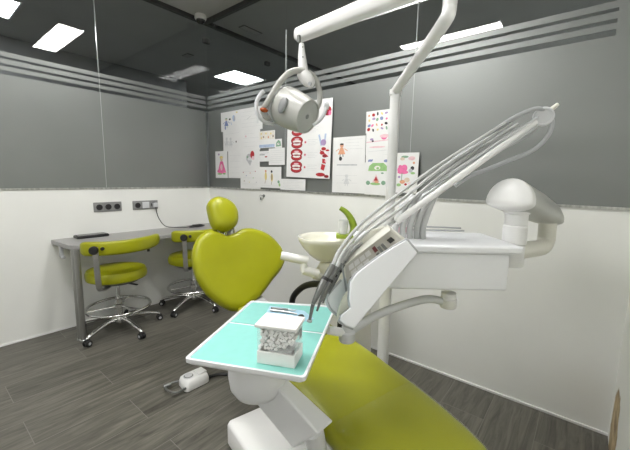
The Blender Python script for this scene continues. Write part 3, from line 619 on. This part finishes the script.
# instruments in a pale blue pouch
def onT(u, v, h=0): return onz(u, v, TS + h)
pp = [onT(*p) for p in ((263, 319), (270, 306), (304, 311), (314, 319), (300, 323))]
o = MB().prism(pp, (0, 0, .0015)).build('instrument_pouch', M['blue'], smooth=0, org=pp[0]); tag(o, 'opened pale blue pouch under the metal instruments on the tray', 'pouch')
t = thing('dental_mirror', 'dental mirror with round head lying on the pale blue pouch', 'dental mirror', onT(285, 314, .002))
MB().tube([onT(270, 310, .0065), onT(287, 312, .0065), onT(297, 314, .008)], [.0045, .0045, .0025], 10).build('handle', M['steel'], t)
mc = onT(301, 316.5, .009); MB().lathe([(.001, -.002), (.011, -.002), (.012, 0), (.011, .002), (.001, .0022)], mc, (.1, -.2, 1), 20).build('mirror_head', M['chrome'], t)
t = thing('tweezers', 'metal tweezers lying nearest the cotton dispenser on the pouch', 'tweezers', onT(283, 317, .002))
for dv in (0, 2.2):
    MB().tube([onT(272, 314 + dv * .5, .006), onT(285, 315.5 + dv, .006), onT(299, 318 + dv * .3, .006)], [.003, .0042, .0015], 8).build('prong', M['steel'], t)
t = thing('dental_probe', 'thin dark steel probe lying behind the tweezers on the tray', 'probe', onT(280, 309, .002))
MB().tube([onT(271, 308, .006), onT(288, 309.5, .006)], .004, 10).build('handle', M['dgrey'], t)
MB().tube([onT(288, 309.5, .006), onT(295, 310.5, .006), onT(297, 309, .012)], [.0025, .0015, .0007], 8).build('hook', M['steel'], t)
# ------------------------------------------------------------------ delivery unit
dr = Vector((.776, .63, 0)).normalized(); dn = Vector((.63, -.776, 0)).normalized(); RU = Matrix((dr, -dn, Vector((0, 0, 1)))).transposed()
DEP = 1.30
bo = P(435, 290, DEP)
du = thing('delivery_unit', 'white dental delivery unit with tilted control panel beside the dental chair', 'dental unit', (bo.x, bo.y, .8))
def mixq(a, b, t_): return a * (1 - t_) + b * t_
def U(x, y, z): return bo + RU @ Vector((x, y, z))       # x to the right, y away from the camera, z up
xl, xr_ = (362 - 435) / F * DEP, (507 - 435) / F * DEP
MB().box(U((xl + xr_) / 2, .15, .073), (xr_ - xl, .30, .146), RU).build('cabinet', M['cool'], du, bevel=.008, seg=3)
MB().box(U((xl + xr_) / 2 + .018, .155, .162), (xr_ - xl + .045, .34, .030), RU).build('top', M['cool'], du, bevel=.008, seg=3)
for k, yy in enumerate((.28, .315)):
    MB().tube([U(-.02, yy, .192 + .012 * k), U(.22, yy, .190 + .008 * k)], .004, 8).build('rail', M['grey'], du)
# wall-side arm: post, elbow and rounded cover
pc = P(514, 240, 1.42); pc.z = 0
cy = MB(); cy.lathe([(.001, .995), (.040, .995), (.043, 1.0), (.043, 1.085), (.040, 1.088)], pc, n=28).build('pivot', M['white'], du)
MB().lathe([(.038, 1.088), (.046, 1.092), (.046, 1.165), (.042, 1.17), (.044, 1.174), (.044, 1.215), (.050, 1.22), (.050, 1.24), (.02, 1.245)], pc, n=28).build('post', M['white'], du)
c0, c1 = P(508.5, 199, 1.36), P(551, 219, 1.66)
e0 = Vector((pc.x, pc.y, 1.055)); er = P(546, 240, 1.60)
el = spline([e0, mixq(e0, Vector((er.x, er.y, 1.045)), .5), mixq(e0, Vector((er.x, er.y, 1.045)), .86), Vector((er.x, er.y, 1.075)), Vector((er.x, er.y, 1.12)), Vector((er.x, er.y, 1.20))], 6)
MB().tube(el, .037, 18).build('elbow', M['cream'], du)
ax = (c1 - c0).normalized(); sv = ax.cross(Vector((0, 0, 1))).normalized(); uv = sv.cross(ax); rings = []
Lc = (c1 - c0).length
for t_, k in ((-.026, .05), (-.024, .4), (-.018, .72), (-.008, .92), (-.002, .985), (.002, 1.0), (.03, 1.0), (.45, .97), (.8, .86), (.95, .70), (1.02, .45), (1.04, .1)):
    p = c0 + ax * (t_ * Lc if t_ > .1 else t_)
    ring = []
    for j in range(28):
        a = 2 * pi * j / 28; y_, z_ = .090 * cos(a), (.096 * sin(a) if sin(a) > 0 else .036 * sin(a))
        ring.append(p + sv * y_ * k + uv * (z_ * k - .010))
    rings.append(ring)
MB().loft(rings[:7]).build('arm_cover', M['white'], du, smooth=42)
MB().loft(rings[6:]).build('shaded_rear_cover', M['rear'], du, smooth=42)['label'] = 'rear half of the arm cover, coloured grey for its shaded side'  # same cover as the white front, its side shading painted in as grey
# lower arm that carries the unit
k0 = P(448, 303, 1.40); k0b = k0 + Vector((0, 0, 0))
MB().lathe([(.001, -.018), (.03, -.018), (.034, -.012), (.034, .02), (.030, .024), (.030, .045), (.02, .05)], k0, n=24).build('swivel', M['white'], du)
ap_ = spline([k0, P(428, 299, 1.38), P(400, 306, 1.34), P(375, 316, 1.30), P(352, 330, 1.25)], 6)
MB().tube(ap_, .0165, 14).build('lower_arm', M['lgrey'], du)
j0 = P(347, 333, 1.225)
jb = MB(); jb.lathe([(.001, -.03), (.028, -.03), (.03, -.025), (.03, .005), (.022, .01), (.018, .03)], j0, n=20).build('joint', M['lgrey'], du)
MB().tube([P(328, 330, 1.20), P(345, 333, 1.22)], .016, 12).build('joint_bracket', M['white'], du)
# control panel
fp = [(354, 329), (346, 326), (340, 321), (342, 315), (351, 308), (349.3, 299), (350.5, 282), (356.5, 274), (365, 267), (380, 256), (394, 247), (406.7, 240), (417.8, 253), (383, 294)]
fd = lambda u, v: 1.145 + .02 * (u - 345) / 70 - .02 * (v - 240) / 90
front = [P(u, v, fd(u, v)) for u, v in fp]
nf = (front[8] - front[0]).cross(front[-2] - front[0]).normalized()
if nf.dot(CAM - front[0]) < 0: nf = -nf
MB().prism(front, -nf * .012).build('front_panel', M['cool'], du, bevel=.003)
MB().prism([p + (sum(front, Vector()) / len(front) - p) * -.05 - nf * .013 for p in front], -nf * .012).build('edge_strip', M['grey'], du, bevel=.002)
kp = [(345, 268), (348, 289), (354, 273), (364, 262), (378, 251), (395, 243), (405, 240), (390, 231)]
back = [P(u, v, 1.185 + .0009 * (290 - v)) for u, v in ((345, 266), (347, 284), (366, 263), (404, 241), (390, 231))]
bkn = (back[3] - back[0]).cross(back[1] - back[0]).normalized()
if bkn.dot(CAM - back[0]) < 0: bkn = -bkn
kpn = MB().prism(back, -bkn * .01).build('keypad', M['key'], du)
def kq(a, b):   # a along the long edge, b across
    p0, p1, p2, p3 = P(345.5, 266.5, 1.185 + .0009 * 24), P(390, 231.5, 1.185 + .0009 * 58), P(403.5, 241.5, 1.185 + .0009 * 48), P(347.5, 283, 1.185 + .0009 * 7)
    return mixq(mixq(p0, p1, a), mixq(p3, p2, a), b) + bkn * .0012
def kbtn(a0, a1_, b0_, b1_, m, name='button'):
    MB().prism([kq(a0, b0_), kq(a1_, b0_), kq(a1_, b1_), kq(a0, b1_)], bkn * .002).build(name, m, kpn)
for i in range(4): kbtn(.06 + i * .115, .155 + i * .115, .10, .42, M['card'])
for i in range(3): kbtn(.08 + i * .12, .18 + i * .12, .52, .80, M['card'])
kbtn(.05, .44, .80, .98, M['dgrey'], 'grey_strip')
kbtn(.56, .62, .12, .5, M['maroon']); kbtn(.56, .61, .60, .78, M['dgrey'])
kbtn(.64, .685, .3, .8, M['dgrey']); kbtn(.71, .755, .3, .8, M['dgrey'])
kbtn(.84, .93, .30, .62, M['led'], 'display')
# body behind the keypad
bb = [(340, 262), (352, 247), (372, 229), (388, 224.5), (406, 239), (415, 252), (382, 290), (352, 326), (343, 322), (346, 300)]
MB().prism([P(u, v, 1.262) for u, v in bb], (P(380, 270, 1.30) - P(380, 270, 1.262))).build('console_body', M['cream'], du, bevel=.006)
MB().prism([P(340, 262, 1.245), P(388, 224.5, 1.245), P(391, 230, 1.205), P(345, 265, 1.19)], (P(380, 270, 1.27) - P(380, 270, 1.258))).build('console_brow', M['cream'], du, bevel=.004)
MB().tube([P(341.5, 262, 1.2), P(345, 283, 1.19), P(349, 306, 1.165)], .0035, 8).build('side_trim', M['grey'], du)
# handle wing at the lower left
MB().prism([P(u, v, 1.165) for u, v in ((347.5, 290), (350, 298), (351.5, 306), (346, 312), (341, 318), (340, 325), (337, 321), (336.5, 314), (339, 305), (343, 296))], (P(340, 300, 1.19) - P(340, 300, 1.165))).build('handle', M['ivory'], du, bevel=.006, seg=3)
MB().prism([P(u, v, 1.20) for u, v in ((347, 276), (341, 280), (330, 293), (327, 300), (330, 308), (337, 314), (349, 314), (350, 290))], (P(340, 300, 1.215) - P(340, 300, 1.20))).build('wing', M['cool'], du, bevel=.004)
MB().tube(spline([P(341, 280, 1.195), P(329.5, 293, 1.195), P(326.5, 300, 1.195), P(329.5, 308.5, 1.195), P(338, 316, 1.195)], 5), .0045, 8).build('wing_edge', M['grey'], du)
# whip arms: rods from the top of the unit to the end disc
ED = 1.36
tipc = P(543.5, 116.5, ED)
view = (CAM - tipc).normalized()
MB().lathe([(.001, -.02), (.034, -.02), (.038, -.015), (.038, .012), (.034, .016), (.028, .016), (.027, .013), (.001, .013)], tipc, view, 28).build('end_disc', M['lgrey'], du)
MB().tube([P(549, 111, ED), P(557.5, 104.5, ED)], [.010, .008], 10).build('end_pin', M['cream'], du)
for k, (ub, vb, db, ue, ve, rr_) in enumerate(((399, 207, 1.40, 538, 117, .0065), (406, 208, 1.42, 537, 120, .0065), (396, 222, 1.33, 536, 122, .0135), (424, 200, 1.44, 537, 126, .008))):
    a_, b_ = P(ub, vb, db), P(ue, ve, ED + .004 * k)
    MB().tube([a_, mixq(a_, b_, .5), b_], [rr_, rr_, rr_ * .8], 12).build('whip_arm', M['white'] if k == 2 else M['lgrey'], du)
for k, u in enumerate((404, 411, 418, 425, 431)):
    p0 = U((u - 435) / F * 1.42, .13, .178); top = P(u + 9, 196 - 2 * k, 1.42 + .004 * k); md = Vector((p0.x, p0.y, p0.z + .055))
    MB().tube(spline([p0, md, mixq(md, top, .5) + Vector((0, 0, .02)), top], 5), .0125, 12).build('sleeve', M['hose'], du)
MB().tube(spline([P(434, 185, 1.46), P(426, 190, 1.45), P(420, 200, 1.44), P(419, 214, 1.44), P(418, 236, 1.43)], 6), .009, 10).build('hose_guide', M['grey'], du)
MB().tube(spline([P(547, 112, 1.35), P(552, 120, 1.35), P(550, 132, 1.36), P(541, 144, 1.38), P(528, 153, 1.40), P(510, 160, 1.41), P(488, 169, 1.43), P(470, 176, 1.44), P(455, 186, 1.45)], 6), .0088, 10).build('return_hose', M['grey'], du)
MB().tube(spline([P(540, 124, 1.37), P(531, 133, 1.38), P(516, 142, 1.40), P(495, 153, 1.41), P(470, 170, 1.43), P(456, 184, 1.45)], 6), .0065, 10).build('return_hose', M['grey'], du)
MB().tube(spline([P(546, 111, 1.35), P(538, 108.5, 1.35), P(526, 112, 1.36), P(510, 120, 1.37), P(492, 132, 1.385), P(470, 148, 1.39), P(440, 170, 1.40)], 6), .0088, 10).build('return_hose', M['grey'], du)
# handpieces with their hoses
HP = [((309.5, 321, 1.10), (313, 304, 1.10), (323, 283, 1.12), (333, 265, 1.14), [(341, 248, 1.17), (361, 224, 1.23), (396, 196, 1.30), (440, 164, 1.34), (505, 123, 1.36)], 'grey syringe whose round tip hovers over the aqua tray corner', 1.25),
      ((317, 311, 1.14), (320, 302, 1.14), (328, 285, 1.15), (337, 267, 1.17), [(345, 250, 1.20), (365, 228, 1.26), (400, 201, 1.33), (445, 166, 1.37), (512, 123, 1.38)], 'grey handpiece second from the tray corner in the holder row', 1.0),
      ((323, 303, 1.17), (326, 294, 1.17), (333, 279, 1.18), (341, 263, 1.19), [(349, 250, 1.22), (368, 232, 1.28), (404, 206, 1.35), (450, 169, 1.39), (518, 124, 1.40)], 'grey handpiece third from the tray corner in the holder row', .9),
      ((329, 294, 1.19), (332, 287, 1.19), (338, 274, 1.20), (345, 261, 1.21), [(352, 251, 1.24), (372, 236, 1.29), (408, 212, 1.36), (455, 174, 1.40), (522, 127, 1.40)], 'grey handpiece nearest the control panel in the holder row', .85)]
for i, (a_, b_, c_, d2, hs, lab, kk) in enumerate(HP):
    a_, b_, c_, d2 = P(*a_), P(*b_), P(*c_), P(*d2)
    t = thing('dental_handpiece', lab, 'handpiece', a_, 0, 'handpieces hanging in the delivery unit')
    MB().tube(spline([b_, mixq(b_, c_, .5), c_, mixq(c_, d2, .6), d2], 4), [(.0052 + .0042 * min(1, j / 5)) * kk for j in range(17)], 12).build('handle', M['dgrey'], t)
    MB().tube([a_, mixq(a_, b_, .4), b_], [.0038 * kk, .0042 * kk, .0052 * kk], 10).build('nozzle', M['dgrey'], t)
    if i == 0: MB().lathe([(.001, -.004), (.0075, -.004), (.009, 0), (.0075, .004), (.001, .005)], a_, (a_ - b_), 16).build('tip_cap', M['grey'], t)
    MB().tube([mixq(c_, d2, .15), mixq(c_, d2, .3)], .0102 * kk, 12).build('grip_ring', M['black'], t)
    MB().tube(spline([d2] + [P(*h) for h in hs], 6), [.0075] * 6 + [.0062] * 25, 10).build('hose', M['hose'], t)
pk = thing('tissue_packet', 'pink and white packet standing on top of the delivery unit behind the clear sleeves', 'packet', U(-.08, .24, .178))
MB().box(U(-.08, .24, .205), (.10, .03, .05), RU).build('pack', M['card'], pk, bevel=.004)
MB().box(U(-.08, .222, .200), (.085, .006, .022), RU).build('pink_band', M['ink_lpink'], pk)
# ------------------------------------------------------------------ cuspidor unit
cb = P(326, 238, 2.10); cbx, cby = cb.x, cb.y
cu = thing('cuspidor_unit', 'white spittoon unit with a round ivory bowl behind the dental chair', 'spittoon', (cbx + .05, cby + .10, 0))
zt = cb.z + .005
MB().lathe([(.03, -.150), (.06, -.142), (.10, -.112), (.142, -.066), (.17, -.022), (.176, 0), (.172, .006), (.160, .004), (.150, -.02), (.12, -.065), (.07, -.10), (.015, -.112), (.001, -.112)], (cbx, cby, zt), n=44).build('bowl', M['ivory'], cu, smooth=60)
MB().lathe([(.022, 0), (.026, .002), (.022, .005), (.001, .004)], (cbx, cby, zt - .112), n=20).build('drain', M['steel'], cu)
rg = []
for z, w, d, oy in ((0, .30, .26, 0), (.03, .31, .27, 0), (.30, .30, .26, 0), (.50, .285, .24, 0), (.66, .25, .21, .01), (zt - .23, .21, .17, .02), (zt - .17, .14, .12, .01), (zt - .155, .10, .09, 0)):
    rg.append([Vector((cbx + .10 + w / 2 * c * 1.0 - (.08 if z > zt - .25 else .0) * 1, cby + .12 + oy + d / 2 * s - (.10 if z > zt - .25 else .0), z)) for c, s in [se(2 * pi * j / 28, .7) for j in range(28)]])
MB().loft(rg).build('column', M['cream'], cu, smooth=60)
fb = P(352, 238, 2.10)
g = MB(); g.tube(spline([fb + Vector((0, 0, -.07)), fb, P(354, 229, 2.1), P(351, 219, 2.1), P(346, 212, 2.1), P(340, 208, 2.1)], 6), [.030] * 4 + [.030 - .017 * i / 27 for i in range(27)], 14).build('spout', M['spout'], cu)['label'] = 'green curved water spout'
cp = P(343, 234, 2.10)
MB().box(cp + Vector((0, 0, -.012)), (.085, .075, .026), Matrix.Rotation(rad(38), 3, 'Z')).build('cup_stand', M['spout'], cu, bevel=.006)
MB().tube([cp + Vector((0, 0, -.10)), cp + Vector((0, 0, -.02))], .02, 14).build('stand_stem', M['cream'], cu)
MB().tube([P(312, 274, 2.06), P(330, 280, 2.16)], .026, 14).build('arm_socket', M['white'], cu)
MB().tube([P(303, 270, 2.05), P(318, 274, 2.07)], .028, 14).build('arm_knuckle', M['white'], cu)
MB().tube([P(304, 260, 2.05), P(304, 272, 2.05)], .023, 14).build('arm_elbow', M['white'], cu)
MB().tube([P(281, 255.5, 2.04), P(308, 261, 2.05)], [.026, .028], 16).build('assistant_arm', M['white'], cu)
cup = MB().lathe([(.024, 0), (.026, .002), (.033, .085), (.034, .086), (.032, .085), (.024, .004), (.001, .004)], cp + Vector((0, 0, .002)), n=24).build('drinking_cup', M['cup'], org=cp + Vector((0, 0, .001)))
tag(cup, 'white translucent plastic cup under the green spout', 'cup')
# ------------------------------------------------------------------ operating light on its pole
pb = P(395.5, 91, 1.72); PX, PY = pb.x, pb.y
ol = thing('operating_light', 'white dental operating light on a tall pole with a long overhead arm', 'dental lamp', (PX, PY, 0))
MB().tube([(PX, PY, 0), (PX, PY, .86)], .032, 20).build('lower_pole', M['white'], ol)
MB().tube([(PX, PY, .86), (PX, PY, pb.z)], .0255, 20).build('pole', M['white'], ol)
MB().lathe([(.12, 0), (.12, .02), (.05, .035), (.034, .04)], (PX, PY, 0)).build('pole_base', M['white'], ol)
e1, e2, e3 = P(443, 24, 1.10), P(449.5, 8, 1.085), P(450, -14, 1.085)
MB().tube([pb + Vector((0, 0, -.02)), pb + Vector((0, 0, .006))], .030, 20).build('collar', M['white'], ol)
MB().tube(spline([pb, mixq(pb, e1, .04) , mixq(pb, e1, .5), e1, e2, e3, P(450, -40, 1.085)], 6), [.0225] * 37, 20).build('upper_tube', M['white'], ol, smooth=60)
# long arm
A0, A1 = P(302, 34, 1.50), P(452, -26, 1.10)
ax = (A1 - A0).normalized(); sv = ax.cross(Vector((0, 0, 1))).normalized(); uv = sv.cross(ax); rings = []
for t_, hh, ww in ((-.035, .008, .010), (-.031, .022, .020), (-.022, .0285, .025), (.0, .0295, .026), (.3, .031, .028), (.7, .034, .030), (1.0, .036, .032)):
    p = A0 + ax * (t_ if t_ < 0 else t_ * (A1 - A0).length)
    rings.append([p + sv * ww * c + uv * hh * s for c, s in [se(2 * pi * j / 20, .6) for j in range(20)]])
MB().loft(rings).build('overhead_arm', M['white'], ol, smooth=60)
# lamp neck and head
LD = 1.48
n0 = P(299, 38, LD)
MB().tube([n0 + Vector((0, 0, .01)), n0 + Vector((0, 0, -.02))], .008, 12).build('swivel_pin', M['dgrey'], ol)
MB().tube([P(301.5, 44, LD), P(302, 56, LD), P(303, 68, LD), P(303, 74, LD)], [.011, .017, .022, .021], 16).build('neck', M['white'], ol)
for v in (47, 57): MB().lathe([(.001, 0), (.003, 0), (.003, .002), (.001, .002)], P(303, v, LD - (.014 if v < 50 else .0195)), view, 10).build('screw', M['dgrey'], ol)
fz = (P(309, 78, LD) - P(302, 70, LD)).normalized()
MB().ell(P(306, 78, LD), (.030, .030, .048), fz.to_track_quat('Z', 'Y').to_matrix()).build('joint', M['white'], ol)
MB().lathe([(.001, 0), (.009, 0), (.009, .004), (.001, .005)], P(310, 84, LD - .028), view, 12).build('joint_screw', M['grey'], ol)
# head: a barrel-shaped shell whose open end, with the mirror, faces down to the right
h0, h1 = P(277, 102.5, 1.52), P(314, 120, 1.395)
fd_ = (h1 - h0).normalized(); hx = fd_.cross(Vector((0, 0, 1))).normalized(); hy = hx.cross(fd_)
def barrel(lv, k=36): return [[h0 + fd_ * z + (hx * cos(2 * pi * j / k) * .92 + hy * sin(2 * pi * j / k)) * r_ for j in range(k)] for z, r_ in lv]
hs = MB().loft(barrel([(-.012, .004), (-.010, .03), (-.002, .052), (.012, .066), (.032, .077), (.032, .0745), (.040, .0765), (.040, .080), (.062, .085), (.09, .086), (.12, .083), (.16, .079), (.195, .0725), (.203, .071), (.205, .067), (.199, .065)])).build('head_shell', M['lampshell'], ol, smooth=40)
MB().loft(barrel([(.199, .065), (.188, .054), (.178, .034), (.173, .015), (.172, .001)]), caps=False).build('reflector', M['mirror'], ol, smooth=60)
MB().loft(barrel([(.201, .066), (.206, .04), (.208, .02), (.2085, .001)]), caps=False).build('visor', M['glass'], ol, smooth=60)
for z, r_ in ((.022, .0735), (.05, .084)): MB().torus(h0 + fd_ * z, r_ * .965, .0032, fd_).build('rib', M['lgrey'], ol)
MB().lathe([(.001, .165), (.013, .165), (.014, .19), (.010, .199), (.001, .200)], h0, fd_, 16).build('bulb_holder', M['dgrey'], ol)
ev = (P(285, 109, 1.2) - P(285, 109, 1.4)).normalized()
vc = h0 + fd_ * .120; sdv = (ev - fd_ * ev.dot(fd_)).normalized(); tv = fd_.cross(sdv)
RV = Matrix((fd_, tv, sdv)).transposed()
MB().ell(vc + sdv * .0785, (.022, .036, .010), RV).build('vent_patch', M['lampgrey'], ol)
MB().ell(P(264, 110, 1.435), (.018, .010, .011), ROT @ Matrix.Rotation(rad(-15), 3, 'Z')).build('amber_switch', M['amber'], ol)
# yoke: two bent arms from the joint round to the sides of the head
MB().tube(spline([P(304, 71, 1.47), P(296, 70.5, 1.45), P(288, 74, 1.44), P(280, 82, 1.43), P(273, 93, 1.43), P(267, 103, 1.43), P(263, 110, 1.45), P(266, 117, 1.47), P(272, 118, 1.50)], 6), [.013] * 30 + [.012] * 19, 12).build('yoke_arm', M['lampshell'], ol)
MB().tube(spline([P(307, 72, 1.50), P(313, 76, 1.53), P(318.5, 86, 1.55), P(319.8, 97, 1.55), P(318, 106, 1.53), P(313, 110, 1.50)], 6), .0125, 12).build('yoke_arm', M['lampshell'], ol)
MB().tube(spline([P(264, 91, 1.43), P(260, 95, 1.43), P(256.5, 103, 1.43), P(257, 113, 1.43), P(261, 119, 1.44), P(266, 122.5, 1.46), P(273, 124, 1.50)], 6), .0085, 12).build('handle', M['lgrey'], ol)
MB().tube(spline([P(313, 125, 1.41), P(319, 121, 1.40), P(323, 116, 1.40), P(325.5, 110, 1.40), P(326, 105, 1.41)], 6), .0075, 12).build('handle', M['lgrey'], ol)
MB().lathe([(.001, -.012), (.014, -.010), (.017, 0), (.014, .010), (.001, .012)], P(326.5, 106, 1.41), (P(327, 105, 1.41) - P(321, 105, 1.41)), 14).build('handle_knob', M['lgrey'], ol)
MB().tube([P(257.5, 112, 1.43), P(257.8, 123, 1.43)], .004, 8).build('handle_tip', M['lgrey'], ol)
# ------------------------------------------------------------------ foot pedal
fp_ = thing('foot_pedal', 'white foot pedal with a round knob on the plank floor left of the tray', 'foot pedal', (1.58, -1.21, 0))
ax = Vector((.02, 1, 0)).normalized()
pq = [onz(u, v, .0) for u, v in ((174, 385), (186, 394), (209, 380), (206, 370))]
pq = [Vector((1.492, -1.262, 0)), Vector((1.622, -1.280, 0)), Vector((1.626, -1.108, 0)), Vector((1.500, -1.092, 0))]
rg = [rounded(pq, .03, .006, grow=0), rounded(pq, .03, .03, grow=0), rounded(pq, .03, .055, grow=-.006), rounded(pq, .03, .066, grow=-.018)]
MB().loft(rg).build('body', M['white'], fp_, smooth=50)
pcn = Vector((1.556, -1.222, .064))
MB().lathe([(.001, -.004), (.032, -.004), (.032, .004), (.026, .008), (.022, .012), (.001, .014)], pcn, n=24).build('knob', M['lgrey'], fp_)
MB().lathe([(.025, .004), (.029, .007), (.025, .010)], pcn, n=24).build('knob_ring', M['dgrey'], fp_)
MB().box((1.563, -1.143, .069), (.07, .06, .012)).build('top_key', M['white'], fp_, bevel=.004)
MB().tube(spline([(1.512, -1.25, .03), (1.490, -1.30, .03), (1.50, -1.345, .03), (1.55, -1.355, .03), (1.60, -1.335, .03), (1.607, -1.27, .03)], 6), .007, 10).build('wire_handle', M['dgrey'], fp_)
MB().lathe([(.001, -.02), (.014, -.02), (.014, .02), (.001, .02)], (1.494, -1.335, .03), (.2, 1, 0), 12).build('handle_grip', M['dgrey'], fp_)
MB().tube(spline([(1.58, -1.10, .012), (1.62, -1.02, .012), (1.73, -.97, .012), (1.90, -.99, .012), (2.06, -1.05, .012), (2.16, -1.09, .012)], 6), .010, 10).build('cable', M['black'], fp_)
MB().bx((1.51, -1.25, 0), (1.61, -1.11, .008)).build('rubber_pad', M['black'], fp_)
# ------------------------------------------------------------------ light and look
w = bpy.data.worlds.new('world'); S.world = w; w.use_nodes = True
w.node_tree.nodes['Background'].inputs[0].default_value = (.9, .95, 1, 1); w.node_tree.nodes['Background'].inputs[1].default_value = .03
S.view_settings.view_transform = 'Standard'; S.view_settings.look = 'None'; S.view_settings.gamma = 1; S.view_settings.exposure = 1.0
S.view_settings.use_curve_mapping = False
S.cycles.max_bounces = 10; S.cycles.diffuse_bounces = 5; S.cycles.transparent_max_bounces = 24; S.cycles.sample_clamp_indirect = 6
S.cycles.use_denoising = True; S.cycles.caustics_reflective = False; S.cycles.caustics_refractive = False
